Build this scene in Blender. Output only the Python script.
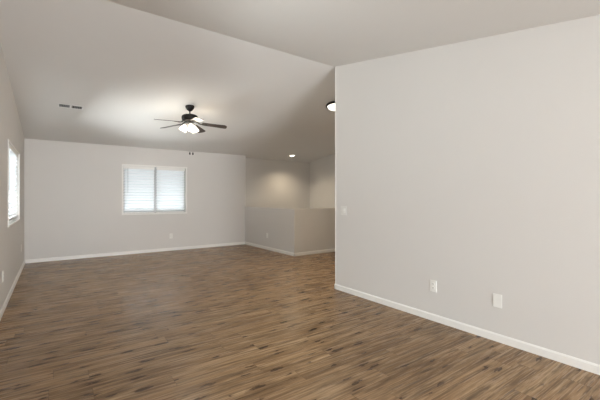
import bpy, bmesh, math, random
from mathutils import Vector, Matrix

random.seed(7)
for o in list(bpy.data.objects):
    bpy.data.objects.remove(o)
scene = bpy.context.scene
COL = scene.collection
PI = math.pi

# ------------------------------------------------------------------ camera
YAW = math.atan(246 / 345)                      # clockwise from +Y
cam_d = bpy.data.cameras.new('camera')
cam = bpy.data.objects.new('camera', cam_d)
COL.objects.link(cam)
cam.location = (0, 0, 1.3)
cam.rotation_euler = (PI / 2, 0, -YAW)
cam_d.sensor_width = 36
cam_d.lens = 36 * 345 / 600
cam_d.shift_y = -2.7 / 600
cam_d.clip_start = 0.02
scene.camera = cam

# ------------------------------------------------------------------ world, lights, exposure
scene.view_settings.view_transform = 'Standard'
scene.view_settings.look = 'None'
scene.view_settings.gamma = 1
scene.view_settings.exposure = 0.0
scene.view_settings.use_curve_mapping = False
scene.cycles.max_bounces = 14
scene.cycles.diffuse_bounces = 8
scene.cycles.transparent_max_bounces = 16
scene.cycles.sample_clamp_indirect = 6

SKY_STRENGTH = 1.0
w = bpy.data.worlds.new('daylight')
scene.world = w
w.use_nodes = True
nt = w.node_tree
nt.nodes.clear()
out = nt.nodes.new('ShaderNodeOutputWorld')
bg = nt.nodes.new('ShaderNodeBackground')
bg.inputs['Strength'].default_value = SKY_STRENGTH
tc = nt.nodes.new('ShaderNodeTexCoord')
sx = nt.nodes.new('ShaderNodeSeparateXYZ')
cr = nt.nodes.new('ShaderNodeValToRGB')
cr.color_ramp.elements[0].position = 0.46
cr.color_ramp.elements[0].color = (0.42, 0.40, 0.37, 1)
cr.color_ramp.elements[1].position = 0.54
cr.color_ramp.elements[1].color = (0.86, 0.93, 1.0, 1)
mp = nt.nodes.new('ShaderNodeMapRange')
mp.inputs['From Min'].default_value = -1
nt.links.new(tc.outputs['Generated'], sx.inputs[0])
nt.links.new(sx.outputs['Z'], mp.inputs['Value'])
nt.links.new(mp.outputs[0], cr.inputs[0])
nt.links.new(cr.outputs[0], bg.inputs['Color'])
nt.links.new(bg.outputs[0], out.inputs[0])


def area(name, loc, rot, sx_, sy_, power, color, spread=PI):
    d = bpy.data.lights.new(name, 'AREA')
    d.shape = 'RECTANGLE'
    d.size, d.size_y = sx_, sy_
    d.energy = power
    d.color = color
    d.spread = spread
    o = bpy.data.objects.new(name, d)
    COL.objects.link(o)
    o.location = loc
    o.rotation_euler = rot
    return o


# area lights standing in for daylight from an unseen rear door and side window
COOL = (0.93, 0.96, 1.0)
area('added_ceiling_fill', (1.4, -5.10, 0.5), (PI / 2 + 0.75, 0, 0), 2.7, 0.9, 520, COOL)  # added fill, aimed up to brighten the ceiling
area('added_back_wall_fill', (1.4, -5.12, 1.2), (PI / 2, 0, 0), 2.7, 1.9, 28, COOL, math.radians(60))  # added narrow fill to brighten the back wall
area('daylight_side_window', (-1.15, 2.5, 1.95), (0, -PI / 2 + 0.5, 0), 1.3, 2.0, 105, COOL)
area('side_ground_bounce', (-1.4, 2.5, 0.6), (0, -PI / 2 - 0.75, 0), 1.0, 2.2, 172, COOL)
# daylight behind the blinds: from the sky, and up from the sunlit ground
area('back_ground_bounce', (1.975, 10.4, 0.3), (-PI / 2 - 0.6, 0, 0), 3.4, 1.6, 420, COOL)
area('daylight_left_window', (-0.75, 6.5, 1.5), (0, -PI / 2, 0), 1.3, 1.8, 85, COOL)
area('left_ground_bounce', (-1.7, 6.5, 0.1), (0, -PI / 2 - 0.86, 0), 1.3, 3.2, 720, COOL)


# ------------------------------------------------------------------ materials
def mat(name, color, rough=0.5, metal=0.0, spec=0.5):
    m = bpy.data.materials.new(name)
    m.use_nodes = True
    b = m.node_tree.nodes['Principled BSDF']
    b.inputs['Base Color'].default_value = (*color, 1)
    b.inputs['Roughness'].default_value = rough
    b.inputs['Metallic'].default_value = metal
    b.inputs['Specular IOR Level'].default_value = spec
    return m


def noisy(name, color, rough, amount=0.04, scale=40, bump=0.0, bump_scale=180, spec=0.4):
    """paint or enamel: a faint mottling in the colour and a faint texture in the surface"""
    m = mat(name, color, rough, 0, spec)
    t = m.node_tree
    b = t.nodes['Principled BSDF']
    tc = t.nodes.new('ShaderNodeTexCoord')
    n = t.nodes.new('ShaderNodeTexNoise')
    n.inputs['Scale'].default_value = scale
    n.inputs['Detail'].default_value = 3
    r = t.nodes.new('ShaderNodeValToRGB')
    r.color_ramp.elements[0].color = (*[c * (1 - amount) for c in color], 1)
    r.color_ramp.elements[1].color = (*[min(1, c * (1 + amount)) for c in color], 1)
    t.links.new(tc.outputs['Object'], n.inputs['Vector'])
    t.links.new(n.outputs['Fac'], r.inputs[0])
    t.links.new(r.outputs[0], b.inputs['Base Color'])
    if bump:
        n2 = t.nodes.new('ShaderNodeTexNoise')
        n2.inputs['Scale'].default_value = bump_scale
        n2.inputs['Detail'].default_value = 2
        bp = t.nodes.new('ShaderNodeBump')
        bp.inputs['Strength'].default_value = bump
        bp.inputs['Distance'].default_value = 0.002
        t.links.new(tc.outputs['Object'], n2.inputs['Vector'])
        t.links.new(n2.outputs['Fac'], bp.inputs['Height'])
        t.links.new(bp.outputs[0], b.inputs['Normal'])
    return m


def emissive(name, color, strength, base=(0.9, 0.88, 0.84)):
    m = mat(name, base, 0.35)
    b = m.node_tree.nodes['Principled BSDF']
    b.inputs['Emission Color'].default_value = (*color, 1)
    b.inputs['Emission Strength'].default_value = strength
    return m


WALL = noisy('wall_paint', (0.64, 0.619, 0.590), 0.75, 0.012, 3, 0.25, 160, 0.25)
CEIL = noisy('ceiling_paint', (0.69, 0.675, 0.65), 0.85, 0.012, 3, 0.3, 120, 0.2)
TRIM = noisy('trim_enamel', (0.80, 0.785, 0.75), 0.4, 0.01, 12)
PLATE = noisy('plate_plastic', (0.80, 0.79, 0.75), 0.35, 0.01, 30)
SLOT = noisy('slot_shadow_plastic', (0.12, 0.11, 0.10), 0.6, 0.05, 60)
VINYL = noisy('window_vinyl', (0.42, 0.42, 0.42), 0.4, 0.01, 20)
BRONZE = noisy('oil_rubbed_bronze', (0.010, 0.008, 0.0065), 0.5, 0.15, 30, spec=0.25)
NICKEL = mat('brushed_fitter_metal', (0.35, 0.33, 0.30), 0.35, 0.9)
VENT = noisy('vent_enamel', (0.72, 0.71, 0.69), 0.45, 0.01, 20)
DARK = noisy('duct_shade', (0.085, 0.085, 0.085), 0.8, 0.05, 20)
SHADE = emissive('lit_frosted_glass', (1.0, 0.92, 0.80), 1.7)
DOME = emissive('lit_dome_glass', (1.0, 0.93, 0.82), 1.6)
LENS = emissive('lit_can_lens', (1.0, 0.9, 0.74), 8)
STAIRCARPET = noisy('landing_carpet', (0.35, 0.31, 0.27), 0.95, 0.15, 200)


def blade_material():
    m = noisy('espresso_blade_wood', (0.035, 0.024, 0.018), 0.4, 0.2, 20)
    t = m.node_tree
    n = [x for x in t.nodes if x.type == 'TEX_NOISE'][0]
    mp = t.nodes.new('ShaderNodeMapping')
    mp.inputs['Scale'].default_value = (1, 14, 14)
    tc = [x for x in t.nodes if x.type == 'TEX_COORD'][0]
    t.links.new(tc.outputs['Object'], mp.inputs[0])
    t.links.new(mp.outputs[0], n.inputs['Vector'])
    return m


BLADE = blade_material()


def slat_material():
    m = bpy.data.materials.new('white_blind_slat')
    m.use_nodes = True
    t = m.node_tree
    t.nodes.clear()
    o = t.nodes.new('ShaderNodeOutputMaterial')
    mix = t.nodes.new('ShaderNodeMixShader')
    mix.inputs[0].default_value = 0.42
    a = t.nodes.new('ShaderNodeBsdfPrincipled')
    a.inputs['Base Color'].default_value = (0.84, 0.85, 0.85, 1)
    a.inputs['Roughness'].default_value = 0.45
    b = t.nodes.new('ShaderNodeBsdfTranslucent')
    b.inputs['Color'].default_value = (0.88, 0.9, 0.92, 1)
    t.links.new(a.outputs[0], mix.inputs[1])
    t.links.new(b.outputs[0], mix.inputs[2])
    t.links.new(mix.outputs[0], o.inputs[0])
    return m


SLAT = slat_material()


def glass_material():
    m = bpy.data.materials.new('window_glass')
    m.use_nodes = True
    t = m.node_tree
    t.nodes.clear()
    o = t.nodes.new('ShaderNodeOutputMaterial')
    mix = t.nodes.new('ShaderNodeMixShader')
    fr = t.nodes.new('ShaderNodeFresnel')
    fr.inputs['IOR'].default_value = 1.45
    a = t.nodes.new('ShaderNodeBsdfTransparent')
    a.inputs['Color'].default_value = (0.93, 0.95, 0.94, 1)
    g = t.nodes.new('ShaderNodeBsdfGlossy')
    g.inputs['Roughness'].default_value = 0.02
    t.links.new(fr.outputs[0], mix.inputs[0])
    t.links.new(a.outputs[0], mix.inputs[1])
    t.links.new(g.outputs[0], mix.inputs[2])
    t.links.new(mix.outputs[0], o.inputs[0])
    return m


GLASS = glass_material()


def floor_material():
    m = bpy.data.materials.new('rustic_oak_plank')
    m.use_nodes = True
    t = m.node_tree
    N, L = t.nodes.new, t.links.new
    b = t.nodes['Principled BSDF']

    def val(sock, v):
        if isinstance(v, (int, float)):
            sock.default_value = v
        else:
            L(v, sock)

    def math_(op, a, c=0.0, d=None):
        n = N('ShaderNodeMath')
        n.operation = op
        val(n.inputs[0], a)
        val(n.inputs[1], c)
        if d is not None:
            val(n.inputs[2], d)
        return n.outputs[0]

    def comb(x, y, z=0.0):
        n = N('ShaderNodeCombineXYZ')
        val(n.inputs[0], x)
        val(n.inputs[1], y)
        val(n.inputs[2], z)
        return n.outputs[0]

    def noise(vec, scale, detail=3, rough=0.55, dist=0.0):
        n = N('ShaderNodeTexNoise')
        L(vec, n.inputs['Vector'])
        n.inputs['Scale'].default_value = scale
        n.inputs['Detail'].default_value = detail
        n.inputs['Roughness'].default_value = rough
        n.inputs['Distortion'].default_value = dist
        return n.outputs['Fac']

    def ramp(f, stops):
        n = N('ShaderNodeValToRGB')
        L(f, n.inputs[0])
        e = n.color_ramp.elements
        while len(e) < len(stops):
            e.new(0.5)
        for i, (p, c) in enumerate(stops):
            e[i].position = p
            e[i].color = (*c, 1) if not isinstance(c, (int, float)) else (c, c, c, 1)
        return n.outputs[0]

    def mixc(kind, f, a, c):
        n = N('ShaderNodeMix')
        n.data_type = 'RGBA'
        n.blend_type = kind
        val(n.inputs[0], f)
        for s, v in ((n.inputs[6], a), (n.inputs[7], c)):
            if isinstance(v, tuple):
                s.default_value = (*v, 1)
            else:
                L(v, s)
        return n.outputs[2]

    tc = N('ShaderNodeTexCoord')
    s = N('ShaderNodeSeparateXYZ')
    L(tc.outputs['Object'], s.inputs[0])
    X, Y = s.outputs[0], s.outputs[1]
    PW, PL = 0.152, 1.22
    row = math_('FLOOR', math_('DIVIDE', Y, PW))
    wn = N('ShaderNodeTexWhiteNoise')
    wn.noise_dimensions = '1D'
    L(row, wn.inputs['W'])
    xs = math_('ADD', math_('DIVIDE', X, PL), wn.outputs['Value'])
    colm = math_('FLOOR', xs)
    wid = N('ShaderNodeTexWhiteNoise')
    wid.noise_dimensions = '2D'
    L(comb(row, colm), wid.inputs['Vector'])
    pid = wid.outputs['Value']
    # local plank coordinates, shifted per plank so no two planks share their grain
    sh = math_('MULTIPLY', pid, 37.0)
    gx = math_('ADD', X, sh)
    gy = math_('ADD', Y, math_('MULTIPLY', pid, 11.0))
    big = noise(comb(math_('MULTIPLY', gx, 1.1), math_('MULTIPLY', gy, 9.0), sh), 1.0, 3, 0.55, 0.6)
    fine = noise(comb(math_('MULTIPLY', gx, 3.0), math_('MULTIPLY', gy, 85.0), sh), 1.0, 4, 0.65, 0.2)
    streak = noise(comb(math_('MULTIPLY', gx, 2.0), math_('MULTIPLY', gy, 28.0), sh), 1.0, 4, 0.6, 0.8)
    base = ramp(big, [(0.25, (0.215, 0.133, 0.070)), (0.5, (0.315, 0.207, 0.117)), (0.75, (0.410, 0.286, 0.170))])
    base = mixc('MULTIPLY', 0.55, base, ramp(fine, [(0.32, 0.45), (0.6, 1.05)]))
    base = mixc('MULTIPLY', 0.75, base, ramp(streak, [(0.33, 0.34), (0.45, 0.92), (0.65, 1.18)]))
    mids = noise(comb(math_('MULTIPLY', gx, 2.6), math_('MULTIPLY', gy, 48.0), math_('ADD', sh, 5.0)), 1.0, 4, 0.7, 0.5)
    base = mixc('MULTIPLY', 0.8, base, ramp(mids, [(0.36, 0.50), (0.47, 0.92), (0.62, 1.15)]))
    tone = ramp(pid, [(0.0, (0.90, 0.89, 0.88)), (0.5, (1.0, 0.98, 0.96)), (1.0, (1.08, 1.06, 1.03))])
    base = mixc('MULTIPLY', 1.0, base, tone)
    # knots and mineral streaks: elongated dark cells, kept only in some places
    wob = noise(comb(math_('MULTIPLY', gx, 16.0), math_('MULTIPLY', gy, 50.0), sh), 1.0, 2)
    vx = math_('ADD', math_('MULTIPLY', gx, 3.1), math_('MULTIPLY', wob, 0.3))
    vy = math_('ADD', math_('MULTIPLY', gy, 11.0), math_('MULTIPLY', wob, 0.5))
    vo = N('ShaderNodeTexVoronoi')
    vo.inputs['Scale'].default_value = 1.0
    L(comb(vx, vy, 0.0), vo.inputs['Vector'])
    vo.voronoi_dimensions = '2D'
    dist = vo.outputs['Distance']
    sc = N('ShaderNodeSeparateColor')
    L(vo.outputs['Color'], sc.inputs[0])
    keep = ramp(sc.outputs[0], [(0.40, 0.0), (0.47, 1.0)])
    size = math_('MULTIPLY_ADD', sc.outputs[1], 0.15, 0.07)
    core = math_('SUBTRACT', 1.0, math_('DIVIDE', dist, size))
    core = math_('MAXIMUM', core, 0.0)
    core = math_('MULTIPLY', math_('MINIMUM', math_('MULTIPLY', core, 6.0), 1.0), keep)
    core = math_('MULTIPLY', core, ramp(noise(comb(math_('MULTIPLY', gx, 14.0), math_('MULTIPLY', gy, 70.0), sh), 1.0, 3), [(0.35, 0.55), (0.55, 1.0)]))
    halo = math_('MULTIPLY', math_('MAXIMUM', math_('SUBTRACT', 1.0, math_('DIVIDE', dist, math_('MULTIPLY', size, 2.8))), 0.0), keep)
    base = mixc('MIX', math_('MULTIPLY', halo, 0.55), base, (0.10, 0.056, 0.028))
    base = mixc('MIX', math_('MULTIPLY', core, 0.92), base, (0.036, 0.019, 0.010))
    # joints between planks
    fy = math_('FRACT', math_('DIVIDE', Y, PW))
    fx = math_('FRACT', xs)
    ey = math_('MINIMUM', fy, math_('SUBTRACT', 1.0, fy))
    ex = math_('MINIMUM', fx, math_('SUBTRACT', 1.0, fx))
    jy = math_('LESS_THAN', ey, 0.008)
    jx = math_('LESS_THAN', ex, 0.0013)
    joint = math_('MAXIMUM', jy, jx)
    base = mixc('MIX', math_('MULTIPLY', joint, 0.5), base, (0.045, 0.03, 0.02))
    L(base, b.inputs['Base Color'])
    L(ramp(fine, [(0.2, 0.22), (0.8, 0.31)]), b.inputs['Roughness'])
    b.inputs['Specular IOR Level'].default_value = 0.12
    bp = N('ShaderNodeBump')
    bp.inputs['Strength'].default_value = 0.12
    bp.inputs['Distance'].default_value = 0.002
    L(math_('SUBTRACT', fine, math_('MULTIPLY', joint, 1.0)), bp.inputs['Height'])
    L(bp.outputs[0], b.inputs['Normal'])
    return m


FLOOR = floor_material()


# ------------------------------------------------------------------ mesh helpers
def obj(name, bm, m, parent=None, smooth=False, bevel=0.0):
    me = bpy.data.meshes.new(name)
    bmesh.ops.recalc_face_normals(bm, faces=bm.faces)
    bm.to_mesh(me)
    bm.free()
    me.materials.append(m)
    o = bpy.data.objects.new(name, me)
    COL.objects.link(o)
    if parent:
        o.parent = parent
    if smooth:
        for p in me.polygons:
            p.use_smooth = True
        me.set_sharp_from_angle(angle=math.radians(40))
    if bevel:
        md = o.modifiers.new('bevel', 'BEVEL')
        md.width = bevel
        md.segments = 2
        md.limit_method = 'ANGLE'
    return o


def box(bm, x0, x1, y0, y1, z0, z1):
    v = [bm.verts.new((x, y, z)) for x in (x0, x1) for y in (y0, y1) for z in (z0, z1)]
    for f in ((0, 1, 3, 2), (4, 6, 7, 5), (0, 4, 5, 1), (2, 3, 7, 6), (0, 2, 6, 4), (1, 5, 7, 3)):
        bm.faces.new([v[i] for i in f])
    return v


def prism(bm, pts, axis, a, b):
    """extrude a 2D outline from a to b along an axis ('x': pts are (y,z); 'y': (x,z); 'z': (x,y))"""
    def p3(p, t):
        return {'x': (t, p[0], p[1]), 'y': (p[0], t, p[1]), 'z': (p[0], p[1], t)}[axis]
    A = [bm.verts.new(p3(p, a)) for p in pts]
    B = [bm.verts.new(p3(p, b)) for p in pts]
    n = len(pts)
    bm.faces.new(A)
    bm.faces.new(B[::-1])
    for i in range(n):
        bm.faces.new((A[i], A[(i + 1) % n], B[(i + 1) % n], B[i]))


def lathe(bm, prof, M=None, seg=28, cap=True):
    """turn a (radius, z) profile about Z, then move it by M"""
    M = M or Matrix()
    rings = []
    for r, z in prof:
        if r < 1e-5:
            rings.append([bm.verts.new(M @ Vector((0, 0, z)))])
        else:
            rings.append([bm.verts.new(M @ Vector((r * math.cos(2 * PI * k / seg), r * math.sin(2 * PI * k / seg), z))) for k in range(seg)])
    for a, b in zip(rings, rings[1:]):
        for k in range(seg):
            k2 = (k + 1) % seg
            if len(a) == 1 and len(b) == 1:
                continue
            if len(a) == 1:
                bm.faces.new((a[0], b[k], b[k2]))
            elif len(b) == 1:
                bm.faces.new((a[k], a[k2], b[0]))
            else:
                bm.faces.new((a[k], a[k2], b[k2], b[k]))
    if cap:
        for r in (rings[0], rings[-1]):
            if len(r) > 1:
                bm.faces.new(r)


def tube(bm, pts, r, seg=8):
    pts = [Vector(p) for p in pts]
    rings = []
    for i, p in enumerate(pts):
        d = (pts[min(i + 1, len(pts) - 1)] - pts[max(i - 1, 0)]).normalized()
        u = d.cross(Vector((0, 0, 1)))
        if u.length < 1e-3:
            u = d.cross(Vector((1, 0, 0)))
        u.normalize()
        v = d.cross(u)
        rr = r[i] if isinstance(r, (list, tuple)) else r
        rings.append([bm.verts.new(p + u * rr * math.cos(2 * PI * k / seg) + v * rr * math.sin(2 * PI * k / seg)) for k in range(seg)])
    for a, b in zip(rings, rings[1:]):
        for k in range(seg):
            bm.faces.new((a[k], a[(k + 1) % seg], b[(k + 1) % seg], b[k]))
    bm.faces.new(rings[0])
    bm.faces.new(rings[-1][::-1])


def thing(name, label, cat, loc=(0, 0, 0), rot=(0, 0, 0), group=None):
    o = bpy.data.objects.new(name, None)
    COL.objects.link(o)
    o.empty_display_size = 0.05
    o.location = loc
    o.rotation_euler = rot
    o['label'] = label
    o['category'] = cat
    if group:
        o['group'] = group
    return o


def struct(name, bm, m, label=None, bevel=0.0):
    o = obj(name, bm, m, bevel=bevel)
    o['kind'] = 'structure'
    if label:
        o['label'] = label
    return o


def dup(root, loc, rot, label, group=None):
    r = root.copy()
    COL.objects.link(r)
    r.location = loc
    r.rotation_euler = rot
    r['label'] = label
    if group:
        r['group'] = group
    for ch in list(root.children):
        c = ch.copy()
        COL.objects.link(c)
        c.parent = r
        for g in list(ch.children):
            d = g.copy()
            COL.objects.link(d)
            d.parent = c
    return r


# ------------------------------------------------------------------ the room
XL, XR = -0.475, 3.26            # left wall face, right wall face
YB, YE = 8.68, 3.70              # back wall face, far end of the right wall
YR, ZR = 3.72, 3.16              # ceiling ridge
SB, SF = 0.1415, 0.177           # slopes behind and before the ridge
YREAR = -5.2
ZS = 2.45
YF = YR - (ZR - ZS) / SF         # where the front slope meets the flat ceiling
XC = 4.32                        # end of back wall, face of half wall
XS = 6.74                        # right wall of the stairwell
YS = 8.92                        # back wall of the stairwell
T = 0.14


def cz(y):
    if y >= YR:
        return ZR - SB * (y - YR)
    return max(ZS, ZR - SF * (YR - y))


# floor: one slab, L shaped, leaving the stairwell open
bm = bmesh.new()
prism(bm, [(XL - T, YREAR - T), (XR + T, YREAR - T), (XR + T, YE - 0.12), (XS + T, YE - 0.12), (XS + T, 6.39), (XC + 0.12, 6.39), (XC + 0.12, YB + T), (XL - T, YB + T)], 'z', -0.15, 0)
struct('floor', bm, FLOOR, 'brown rustic oak plank floor')
bm = bmesh.new()
box(bm, XC, XS + T, 6.2, YS + T, -2.75, -2.6)
struct('floor_stairwell', bm, STAIRCARPET)

# ceiling: the slope over the far half, and the slope and flat of the near half, meeting at the ridge
for nm, ys, lb in (('ceiling', [YR, YS + T], 'sloped ceiling beyond the ridge'), ('ceiling_near', [YREAR - T, YF, YR], 'sloped ceiling on the near side of the ridge')):
    bm = bmesh.new()
    prism(bm, [(y, cz(y)) for y in ys] + [(y, cz(y) + 0.15) for y in ys[::-1]], 'x', XL - T, XS + T)
    struct(nm, bm, CEIL, lb)

# left wall with its window hole (outlines in y,z)
WL = (5.70, 7.345, 0.94, 2.015)
WS = (1.675, 3.325, 0.94, 2.015)   # its twin, left of the frame
E_ = 0.03


def yz_wall(bm, y0, y1, z0, ztop, x0, x1):
    """a piece of wall between y0 and y1; ztop None follows the ceiling"""
    if ztop is None:
        mids = [y for y in (YF, YR) if y0 < y < y1]
        top = [(y, cz(y) + E_) for y in [y1] + mids[::-1] + [y0]]
        prism(bm, [(y0, z0), (y1, z0)] + top, 'x', x0, x1)
    else:
        prism(bm, [(y0, z0), (y1, z0), (y1, ztop), (y0, ztop)], 'x', x0, x1)


bm = bmesh.new()
x0, x1 = XL - T, XL
yz_wall(bm, YREAR - T, WS[0], 0, None, x0, x1)
yz_wall(bm, WS[0], WS[1], 0, WS[2], x0, x1)
yz_wall(bm, WS[0], WS[1], WS[3], None, x0, x1)
yz_wall(bm, WS[1], WL[0], 0, None, x0, x1)
yz_wall(bm, WL[0], WL[1], 0, WL[2], x0, x1)
yz_wall(bm, WL[0], WL[1], WL[3], None, x0, x1)
yz_wall(bm, WL[1], YB + T, 0, None, x0, x1)
struct('wall_left', bm, WALL)

# back wall with its window hole
WB = (1.28, 2.68, 0.93, 2.02)
bm = bmesh.new()
y0, y1 = YB, YB + T
zt = cz(YB) + E_
box(bm, XL, WB[0], y0, y1, 0, zt)
box(bm, WB[1], XC, y0, y1, 0, zt)
box(bm, WB[0], WB[1], y0, y1, 0, WB[2])
box(bm, WB[0], WB[1], y0, y1, WB[3], zt)
struct('wall_back', bm, WALL)

# right wall, ending just under the ridge
bm = bmesh.new()
WR = (-3.7, -1.9, 0.95, 2.05)    # window of the near end, behind the camera
yz_wall(bm, YREAR - T, WR[0], 0, None, XR, XR + T)
yz_wall(bm, WR[0], WR[1], 0, WR[2], XR, XR + T)
yz_wall(bm, WR[0], WR[1], WR[3], None, XR, XR + T)
yz_wall(bm, WR[1], YE, 0, None, XR, XR + T)
struct('wall_right', bm, WALL)
# wall of the landing behind the right wall
bm = bmesh.new()
box(bm, XR + T, XS, YE - 0.12, YE, 0, cz(YE) + E_)
struct('wall_landing', bm, WALL)
# stairwell walls
bm = bmesh.new()
yz_wall(bm, YE - 0.12, YS + T, -2.6, None, XS, XS + T)
struct('wall_stairwell_right', bm, WALL)
bm = bmesh.new()
box(bm, XC - 0.02, XS, YS, YS + T, -2.6, cz(YS) + E_)
box(bm, XC - 0.02, XC, YB + T, YS, -2.6, cz(YB + T) + 0.02)
struct('wall_stairwell_back', bm, WALL)
# half wall round the stairwell
HW = 1.042
YH = 6.27
bm = bmesh.new()
prism(bm, [(XC, YB), (XC, YH), (XS, YH), (XS, YH + 0.12), (XC + 0.12, YH + 0.12), (XC + 0.12, YB + T), (XC, YB + T)], 'z', -0.3, HW)
struct('wall_half', bm, WALL, 'half wall around the stairwell', bevel=0.012)
# near end of the room, behind the camera
DR = (0.0, 2.8, 0.0, 2.1)
bm = bmesh.new()
box(bm, XL, DR[0], YREAR - T, YREAR, 0, ZS + E_)
box(bm, DR[1], XR, YREAR - T, YREAR, 0, ZS + E_)
box(bm, DR[0], DR[1], YREAR - T, YREAR, DR[3], ZS + E_)
struct('wall_rear', bm, WALL)


# rounded corner beads where walls end; their lighter colour paints in an edge highlight
BEAD = noisy('corner_bead_highlight', (0.76, 0.74, 0.71), 0.5, 0.01, 10)
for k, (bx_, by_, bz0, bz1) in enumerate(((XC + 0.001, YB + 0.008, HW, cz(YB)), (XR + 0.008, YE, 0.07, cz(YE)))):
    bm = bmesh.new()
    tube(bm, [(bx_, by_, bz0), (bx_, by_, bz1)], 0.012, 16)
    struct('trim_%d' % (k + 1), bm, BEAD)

# baseboards
BH, BT = 0.07, 0.014


def base_x(bm, x0, x1, yw, s):
    """runs along x on a wall face at yw; s = which way the board sticks out"""
    prism(bm, [(yw, 0), (yw + s * BT, 0), (yw + s * BT, BH - 0.012), (yw + s * BT * 0.45, BH), (yw, BH)], 'x', x0, x1)


def base_y(bm, y0, y1, xw, s):
    prism(bm, [(xw, 0), (xw + s * BT, 0), (xw + s * BT, BH - 0.012), (xw + s * BT * 0.45, BH), (xw, BH)], 'y', y0, y1)


bm = bmesh.new()
base_y(bm, YREAR, YB, XL, 1)
struct('baseboard_left', bm, TRIM)
bm = bmesh.new()
base_x(bm, XL, XC, YB, -1)
struct('baseboard_back', bm, TRIM)
bm = bmesh.new()
base_y(bm, YREAR, YE + BT, XR, -1)
struct('baseboard_right', bm, TRIM)
bm = bmesh.new()
base_x(bm, XR - BT, XS, YE, 1)
struct('baseboard_landing', bm, TRIM)
bm = bmesh.new()
base_y(bm, YH - BT, YB, XC, -1)
base_x(bm, XC - BT, XS, YH, -1)
struct('baseboard_half', bm, TRIM, 'white baseboard along the half wall')


# windows: vinyl frame with a centre mullion and two panes, near the outer face of the wall
def window(name, span, z0, z1, axis, wall, s=1):
    """axis 'x': the window runs along x at y=wall; 'y': runs along y at x=wall (outside is beyond)"""
    a, b = span
    def bx(bm, u0, u1, v0, v1, zz0, zz1):
        if axis == 'x':
            box(bm, u0, u1, wall + v0, wall + v1, zz0, zz1)
        else:
            box(bm, min(wall - s * v1, wall - s * v0), max(wall - s * v1, wall - s * v0), u0, u1, zz0, zz1)
    c = (a + b) / 2
    F_ = 0.045
    K = 0.034 if axis == 'x' else 0.018
    bm = bmesh.new()
    bx(bm, a - K, b + K, -0.010, 0.0, z1, z1 + K)
    bx(bm, a - K, b + K, -0.010, 0.0, z0 - K, z0)
    bx(bm, a - K, a, -0.010, 0.0, z0, z1)
    bx(bm, b, b + K, -0.010, 0.0, z0, z1)
    casing = bm
    bm = bmesh.new()
    bx(bm, a, b, 0.085, 0.135, z0, z0 + F_)
    bx(bm, a, b, 0.085, 0.135, z1 - F_, z1)
    bx(bm, a, a + F_, 0.085, 0.135, z0 + F_, z1 - F_)
    bx(bm, b - F_, b, 0.085, 0.135, z0 + F_, z1 - F_)
    bx(bm, c - 0.03, c + 0.03, 0.085, 0.135, z0 + F_, z1 - F_)
    w_ = struct(name, bm, VINYL)
    obj('casing', casing, TRIM, w_)
    for u0, u1 in ((a + F_, c - 0.03), (c + 0.03, b - F_)):
        bm = bmesh.new()
        bx(bm, u0, u1, 0.107, 0.113, z0 + F_, z1 - F_)
        obj('pane', bm, GLASS, w_)
    return w_


window('window_1', WB[:2], WB[2], WB[3], 'x', YB)
window('window_2', WL[:2], WL[2], WL[3], 'y', XL)
window('window_3', WS[:2], WS[2], WS[3], 'y', XL)
window('window_4', WR[:2], WR[2], WR[3], 'y', XR, -1)
bm = bmesh.new()
for u0, u1, v0, v1 in ((DR[0], DR[1], 2.04, 2.1), (DR[0], DR[0] + 0.06, 0, 2.04), (DR[1] - 0.06, DR[1], 0, 2.04), (1.36, 1.44, 0, 2.04), (DR[0] + 0.06, 1.36, 0, 0.08), (1.44, DR[1] - 0.06, 0, 0.08)):
    box(bm, u0, u1, YREAR - 0.11, YREAR - 0.05, v0, v1)
d = struct('door_1', bm, VINYL)
for u0, u1 in ((DR[0] + 0.06, 1.36), (1.44, DR[1] - 0.06)):
    bm = bmesh.new()
    box(bm, u0, u1, YREAR - 0.085, YREAR - 0.079, 0.08, 2.04)
    obj('pane', bm, GLASS, d)


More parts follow.
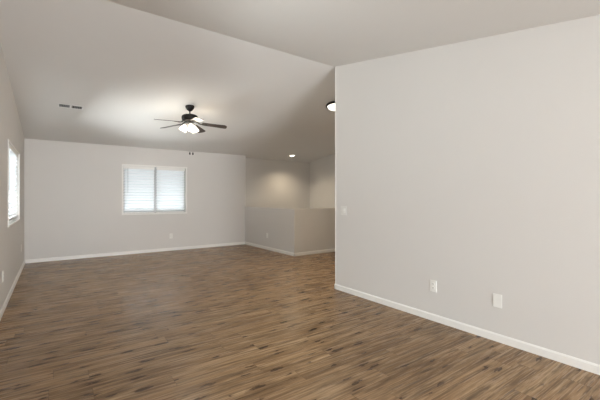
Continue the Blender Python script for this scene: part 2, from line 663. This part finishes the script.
# ------------------------------------------------------------------ blinds
def make_blind(label, width, height, loc, rot, tilt=56, wand=True, group='white horizontal blinds'):
    """origin at the top centre of the blind; local +y is into the room"""
    t = thing('window_blind', label, 'blind', loc, rot, group)
    hw = width / 2
    bm = bmesh.new()
    box(bm, -hw, hw, -0.025, 0.022, -0.042, 0)
    obj('head_rail', bm, TRIM, t, bevel=0.003)
    bm = bmesh.new()
    box(bm, -hw, hw, 0.023, 0.031, -0.062, 0.0)
    obj('valance', bm, TRIM, t, bevel=0.003)
    # slats: shallow crowned strips
    bm = bmesh.new()
    pitch = 0.0625
    n = int((height - 0.085) / pitch)
    a = math.radians(tilt)
    ca, sa = math.cos(a), math.sin(a)
    for k in range(n):
        zc = -0.075 - k * pitch
        aj = a + random.uniform(-0.03, 0.03)
        ca, sa = math.cos(aj), math.sin(aj)
        prof = []
        for q in range(5):
            u = -0.032 + 0.016 * q
            prof.append((u, 0.0025 * (1 - (u / 0.032) ** 2)))
        loop = [(u, h + 0.0011) for u, h in prof] + [(u, h - 0.0011) for u, h in prof[::-1]]
        pts = [(u * ca + h * sa, zc + u * sa - h * ca) for u, h in loop]     # room edge up
        prism(bm, pts, 'x', -hw + 0.004, hw - 0.004)
    obj('slats', bm, SLAT, t)
    zb = -0.075 - n * pitch
    bm = bmesh.new()
    box(bm, -hw + 0.003, hw - 0.003, -0.024, 0.024, zb - 0.008, zb + 0.010)
    obj('bottom_rail', bm, TRIM, t, bevel=0.003)
    for cx_ in (-hw * 0.72, hw * 0.72):
        bm = bmesh.new()
        for yy in (-0.022, 0.022):
            tube(bm, [(cx_, yy, -0.04), (cx_, yy, zb)], 0.0012, 5)
        obj('ladder_cord', bm, TRIM, t)
    if wand:
        bm = bmesh.new()
        tube(bm, [(hw - 0.085, 0.036, -0.055), (hw - 0.085, 0.040, -0.62)], 0.0045, 8)
        tube(bm, [(hw - 0.085, 0.036, -0.035), (hw - 0.085, 0.036, -0.056)], 0.002, 6)
        obj('tilt_wand', bm, VINYL, t, smooth=True)
    return t


mid = (WB[0] + WB[1]) / 2 - 0.01
gap = 0.022
bw1 = mid - gap - WB[0] - 0.008
bw2 = WB[1] - 0.02 - mid - gap
hB = WB[3] - WB[2]
make_blind('left white blind with hanging tilt wand in the back wall window', bw1, hB - 0.004, (WB[0] + 0.008 + bw1 / 2, YB + 0.046, WB[3] - 0.002), (0, 0, PI))
make_blind('right white blind in the back wall window, nearer the half wall', bw2, hB - 0.004, (WB[1] - 0.02 - bw2 / 2, YB + 0.046, WB[3] - 0.002), (0, 0, PI), wand=False)
make_blind('white blind in the window on the left wall', WL[1] - WL[0] - 0.016, WL[3] - WL[2] - 0.004, (XL - 0.036, (WL[0] + WL[1]) / 2, WL[3] - 0.002), (0, 0, -PI / 2), tilt=48)


# ------------------------------------------------------------------ ceiling fan
FX, FY = 1.888, 5.885
FZ = cz(FY)
fan = thing('ceiling_fan', 'dark bronze five-blade ceiling fan with lit frosted shades hanging from vaulted ceiling', 'ceiling fan', (FX, FY, FZ))
slope_rot = Matrix.Rotation(-math.atan(SB), 4, 'X')
bm = bmesh.new()
lathe(bm, [(0.0, -0.088), (0.020, -0.088), (0.030, -0.082), (0.050, -0.064), (0.068, -0.036), (0.074, -0.018), (0.074, 0.0), (0.0, 0.0)], slope_rot)
obj('canopy', bm, BRONZE, fan, smooth=True)
bm = bmesh.new()
tube(bm, [(0, 0, -0.07), (0, 0, -0.17)], 0.011, 14)
lathe(bm, [(0.011, -0.135), (0.024, -0.14), (0.022, -0.165), (0.011, -0.17)])
obj('downrod', bm, BRONZE, fan, smooth=True)
ZM = 2.70 - FZ
bm = bmesh.new()
lathe(bm, [(0.0, 0.022), (0.03, 0.022), (0.045, 0.012), (0.10, 0.004), (0.125, -0.010), (0.135, -0.028), (0.135, -0.062), (0.128, -0.074), (0.122, -0.078), (0.128, -0.086), (0.124, -0.100), (0.095, -0.112), (0.06, -0.116), (0.0, -0.116)], Matrix.Translation((0, 0, ZM)), 40)
obj('motor_housing', bm, BRONZE, fan, smooth=True)
ZBL = 2.578 - FZ                     # blade height
for k in range(5):
    az = math.radians(14 + 72 * k) - YAW
    # blade root and tip along its own axis; built flat, pitched, then turned
    Rz = Matrix.Rotation(az, 4, 'Z')
    pitch = Matrix.Rotation(math.radians(-12), 4, 'X')
    Mb = Rz @ Matrix.Translation((0, 0, ZBL)) @ Matrix.Rotation(math.radians(5), 4, 'Y') @ pitch
    bm = bmesh.new()
    outl = []
    r0, r1 = 0.20, 0.62
    w0, w1 = 0.054, 0.070
    for i in range(9):
        th = -PI / 2 + PI * i / 8
        outl.append((r1 - 0.045 + 0.045 * math.cos(th), (w1 - 0.045 if abs(th) > 0 else w1 - 0.045) * (1 if th > 0 else -1 if th < 0 else 0) + 0.045 * math.sin(th)))
    for i in range(7):
        th = PI / 2 + PI * i / 6
        outl.append((r0 + 0.03 + 0.03 * math.cos(th), (w0 - 0.03) * (1 if th < PI - 0.01 else -1 if th > PI + 0.01 else 0) + 0.03 * math.sin(th)))
    prism(bm, outl, 'z', -0.003, 0.004)
    b = obj('blade', bm, BLADE, fan, bevel=0.0012)
    b.matrix_local = Mb
    # iron: arm from the motor flange down to a plate under the blade root
    bm = bmesh.new()
    pa = Mb.inverted() @ (Rz @ Vector((0.085, 0, ZM - 0.105)))
    tube(bm, [pa, (0.13, 0, 0.012), (0.17, 0, -0.007), (0.22, 0, -0.008)], [0.012, 0.011, 0.010, 0.009], 10)
    prism(bm, [(0.18, -0.016), (0.215, -0.034), (0.27, -0.036), (0.285, -0.02), (0.30, 0), (0.285, 0.02), (0.27, 0.036), (0.215, 0.034), (0.18, 0.016)], 'z', -0.008, -0.0032)
    obj('blade_iron', bm, BRONZE, b, smooth=True)
# light kit: hub, three arms and bell shades
ZK = ZM - 0.116
bm = bmesh.new()
lathe(bm, [(0.0, 0.0), (0.05, 0.0), (0.056, -0.012), (0.050, -0.05), (0.034, -0.066), (0.022, -0.078), (0.0, -0.082)], Matrix.Translation((0, 0, ZK)))
kit = obj('light_kit', bm, NICKEL, fan, smooth=True)
for k in range(3):
    az = math.radians(60 + 120 * k) - YAW
    Rz = Matrix.Rotation(az, 4, 'Z')
    tilt = Matrix.Rotation(math.radians(-26), 4, 'Y')
    Ms = Rz @ Matrix.Translation((0.068, 0, ZK - 0.024)) @ tilt
    bm = bmesh.new()
    tube(bm, [Rz @ Vector((0.035, 0, ZK - 0.025)), Rz @ Vector((0.055, 0, ZK - 0.012)), Ms @ Vector((0, 0, -0.012))], 0.009, 10)
    lathe(bm, [(0.0, 0.0), (0.022, 0.0), (0.022, -0.01), (0.022, -0.03), (0.0, -0.03)], Ms, 20)
    obj('lamp_arm', bm, NICKEL, kit, smooth=True)
    bm = bmesh.new()
    lathe(bm, [(0.024, -0.028), (0.030, -0.04), (0.044, -0.065), (0.055, -0.095), (0.062, -0.125), (0.066, -0.137), (0.062, -0.137), (0.051, -0.095), (0.040, -0.065), (0.022, -0.04), (0.020, -0.028)], Ms, 26, cap=False)
    obj('lamp_shade', bm, SHADE, kit, smooth=True)
    bm = bmesh.new()
    lathe(bm, [(0.0, -0.03), (0.012, -0.03), (0.014, -0.05), (0.022, -0.075), (0.028, -0.09), (0.020, -0.108), (0.0, -0.115)], Ms, 18)
    obj('light_bulb', bm, LENS, kit, smooth=True)
    ld = bpy.data.lights.new('fan_lamp', 'POINT')
    ld.energy = 7
    ld.color = (1.0, 0.86, 0.68)
    ld.shadow_soft_size = 0.1
    lo = bpy.data.objects.new('fan_lamp', ld)
    COL.objects.link(lo)
    lo.parent = kit
    lo.location = Ms @ Vector((0, 0, -0.17))
# pull chains with dark fobs
for lat, zl in ((0.0, 2.045), (0.052, 2.04)):
    dx, dy = lat * math.cos(YAW), -lat * math.sin(YAW)
    zf = zl - FZ
    bm = bmesh.new()
    tube(bm, [(dx, dy, ZK - 0.06), (dx, dy, zf + 0.02)], 0.0004, 6)
    c = obj('pull_chain', bm, NICKEL, kit, smooth=True)
    bm = bmesh.new()
    lathe(bm, [(0.0, 0.03), (0.005, 0.027), (0.011, 0.010), (0.0135, -0.004), (0.009, -0.016), (0.0, -0.02)], Matrix.Translation((dx, dy, zf)), 14)
    obj('chain_fob', bm, BRONZE, fan, smooth=True)

# ------------------------------------------------------------------ dome light beyond the right wall's end
DX, DY = 4.20, 4.78
dl = thing('dome_light', 'lit white flush dome light with dark rim, on ceiling behind the right wall edge', 'ceiling light', (DX, DY, cz(DY) - 0.002), (-math.atan(SB), 0, 0))
bm = bmesh.new()
lathe(bm, [(0.0, 0.0), (0.165, 0.0), (0.172, -0.012), (0.172, -0.030), (0.160, -0.042), (0.148, -0.038), (0.148, -0.02), (0.0, -0.02)], None, 40)
obj('rim', bm, BRONZE, dl, smooth=True)
bm = bmesh.new()
lathe(bm, [(0.0, -0.115), (0.05, -0.110), (0.095, -0.093), (0.128, -0.068), (0.147, -0.036), (0.147, -0.022), (0.0, -0.022)], None, 40)
obj('glass_dome', bm, DOME, dl, smooth=True)
ld = bpy.data.lights.new('dome_lamp', 'SPOT')
ld.spot_size = math.radians(165)
ld.spot_blend = 1.0
ld.energy = 122
ld.color = (1.0, 0.84, 0.62)
ld.shadow_soft_size = 0.1
lo = bpy.data.objects.new('dome_lamp', ld)
COL.objects.link(lo)
lo.parent = dl
lo.location = (0, 0, -0.14)

# ------------------------------------------------------------------ recessed can light over the stairwell
RX, RY = 5.64, 8.31
rl = thing('recessed_light', 'small round lit recessed light in the ceiling over the stairwell', 'ceiling light', (RX, RY, cz(RY)), (-math.atan(SB), 0, 0))
bm = bmesh.new()
lathe(bm, [(0.066, -0.003), (0.070, -0.006), (0.092, -0.004), (0.095, 0.0), (0.066, 0.0)], None, 36, cap=False)
obj('trim_ring', bm, TRIM, rl, smooth=True)
bm = bmesh.new()
lathe(bm, [(0.0, -0.012), (0.04, -0.010), (0.066, -0.003), (0.066, 0.0), (0.0, 0.0)], None, 36)
obj('lens', bm, LENS, rl, smooth=True)
ld = bpy.data.lights.new('can_lamp', 'SPOT')
ld.energy = 68
ld.color = (1.0, 0.83, 0.6)
ld.spot_size = math.radians(140)
ld.spot_blend = 0.8
ld.shadow_soft_size = 0.06
lo = bpy.data.objects.new('can_lamp', ld)
COL.objects.link(lo)
lo.parent = rl
lo.location = (0, 0, -0.03)

# ------------------------------------------------------------------ ceiling register
vt = thing('air_vent', 'white two-section air vent in the ceiling near the left wall', 'vent', (0.217, 6.61, cz(6.61)), (-math.atan(SB), 0, 0))
VW, VD = 0.345, 0.17
bm = bmesh.new()
for a in ((-VW / 2, VW / 2, -VD / 2, -VD / 2 + 0.022), (-VW / 2, VW / 2, VD / 2 - 0.022, VD / 2), (-VW / 2, -VW / 2 + 0.022, -VD / 2 + 0.022, VD / 2 - 0.022), (VW / 2 - 0.022, VW / 2, -VD / 2 + 0.022, VD / 2 - 0.022), (-0.014, 0.014, -VD / 2 + 0.022, VD / 2 - 0.022)):
    box(bm, *a, -0.008, 0.0)
obj('frame', bm, VENT, vt, bevel=0.002)
bm = bmesh.new()
box(bm, -VW / 2 + 0.02, VW / 2 - 0.02, -VD / 2 + 0.02, VD / 2 - 0.02, -0.0012, 0.0)  # flat dark panel, the shade of the duct opening put into its colour
obj('duct_shade_panel', bm, DARK, vt)
for xa, xb in ((-VW / 2 + 0.022, -0.014), (0.014, VW / 2 - 0.022)):
    bm = bmesh.new()
    n = 6
    for k in range(n):
        xx = xa + (k + 0.5) * (xb - xa) / n
        prism(bm, [(xx - 0.001, -0.006), (xx + 0.001, -0.006), (xx + 0.001, -0.0015), (xx - 0.001, -0.0015)], 'y', -VD / 2 + 0.022, VD / 2 - 0.022)
    obj('louvers', bm, VENT, vt)


# ------------------------------------------------------------------ wall plates (local: plate in XZ, facing -Y, back on y=0)
def plate_mesh(w_, h_):
    bm = bmesh.new()
    box(bm, -w_ / 2, w_ / 2, -0.006, 0, -h_ / 2, h_ / 2)
    return bm


def screw(t, z, x=0.0):
    bm = bmesh.new()
    lathe(bm, [(0.0, 0.0015), (0.002, 0.0015), (0.0032, 0.0), (0.0, 0.0)], Matrix.Translation((x, -0.006, z)) @ Matrix.Rotation(PI / 2, 4, 'X'), 10)
    obj('screw', bm, PLATE, t)


def make_outlet(label, loc, rz):
    t = thing('wall_outlet', label, 'outlet', loc, (0, 0, rz), 'white wall outlets')
    obj('cover_plate', plate_mesh(0.076, 0.121), PLATE, t, bevel=0.0025)
    for s in (-1, 1):
        bm = bmesh.new()
        c = 0.0205 * s
        prism(bm, [(-0.0165, c - 0.010), (-0.011, c - 0.0145), (0.011, c - 0.0145), (0.0165, c - 0.010), (0.0165, c + 0.010), (0.011, c + 0.0145), (-0.011, c + 0.0145), (-0.0165, c + 0.010)], 'y', -0.0085, -0.005)
        r = obj('receptacle', bm, PLATE, t)
        bm = bmesh.new()
        box(bm, -0.0085, -0.0055, -0.009, -0.0084, c - 0.002, c + 0.009)
        box(bm, 0.0055, 0.0085, -0.009, -0.0084, c - 0.001, c + 0.008)
        lathe(bm, [(0.0, 0.0006), (0.003, 0.0006), (0.003, 0.0), (0.0, 0.0)], Matrix.Translation((0, -0.0084, c - 0.008)) @ Matrix.Rotation(PI / 2, 4, 'X'), 10)
        obj('slots', bm, SLOT, r)
    screw(t, 0.0)
    return t


ou = make_outlet('white outlet low on the large right wall, left of the blank plate', (XR, 2.146, 0.364), -PI / 2)
dup(ou, (2.324, YB, 0.356), (0, 0, 0), 'white outlet low on the back wall, under the window')
dup(ou, (XC, 7.46, 0.352), (0, 0, -PI / 2), 'white outlet on the half wall')
dup(ou, (XL, 5.157, 0.400), (0, 0, PI / 2), 'white outlet on the left wall at the edge of the photo')
dup(ou, (XL, 7.86, 0.400), (0, 0, PI / 2), 'white outlet on the left wall close to the far corner')

bp = thing('blank_plate', 'white blank cover plate low on the right wall, right of the outlet', 'wall plate', (XR, 1.499, 0.367), (0, 0, -PI / 2))
obj('cover_plate', plate_mesh(0.077, 0.122), PLATE, bp, bevel=0.003)
screw(bp, 0.042)
screw(bp, -0.042)

SWITCH = noisy('switch_almond_plastic', (0.69, 0.675, 0.64), 0.4, 0.01, 30)
sw = thing('light_switch', 'white double light switch on right wall near its far edge', 'light switch', (XR, 3.53, 1.115), (0, 0, -PI / 2))
obj('cover_plate', plate_mesh(0.118, 0.121), SWITCH, sw, bevel=0.0025)
for s in (-1, 1):
    bm = bmesh.new()
    xx = 0.023 * s
    prism(bm, [(-0.006, -0.033), (-0.0075, -0.033), (-0.0105, 0.0), (-0.0085, 0.033), (-0.006, 0.033)], 'x', xx - 0.0165, xx + 0.0165)
    obj('rocker', bm, PLATE if s > 0 else SWITCH, sw)
    screw(sw, 0.048, xx)
    screw(sw, -0.048, xx)
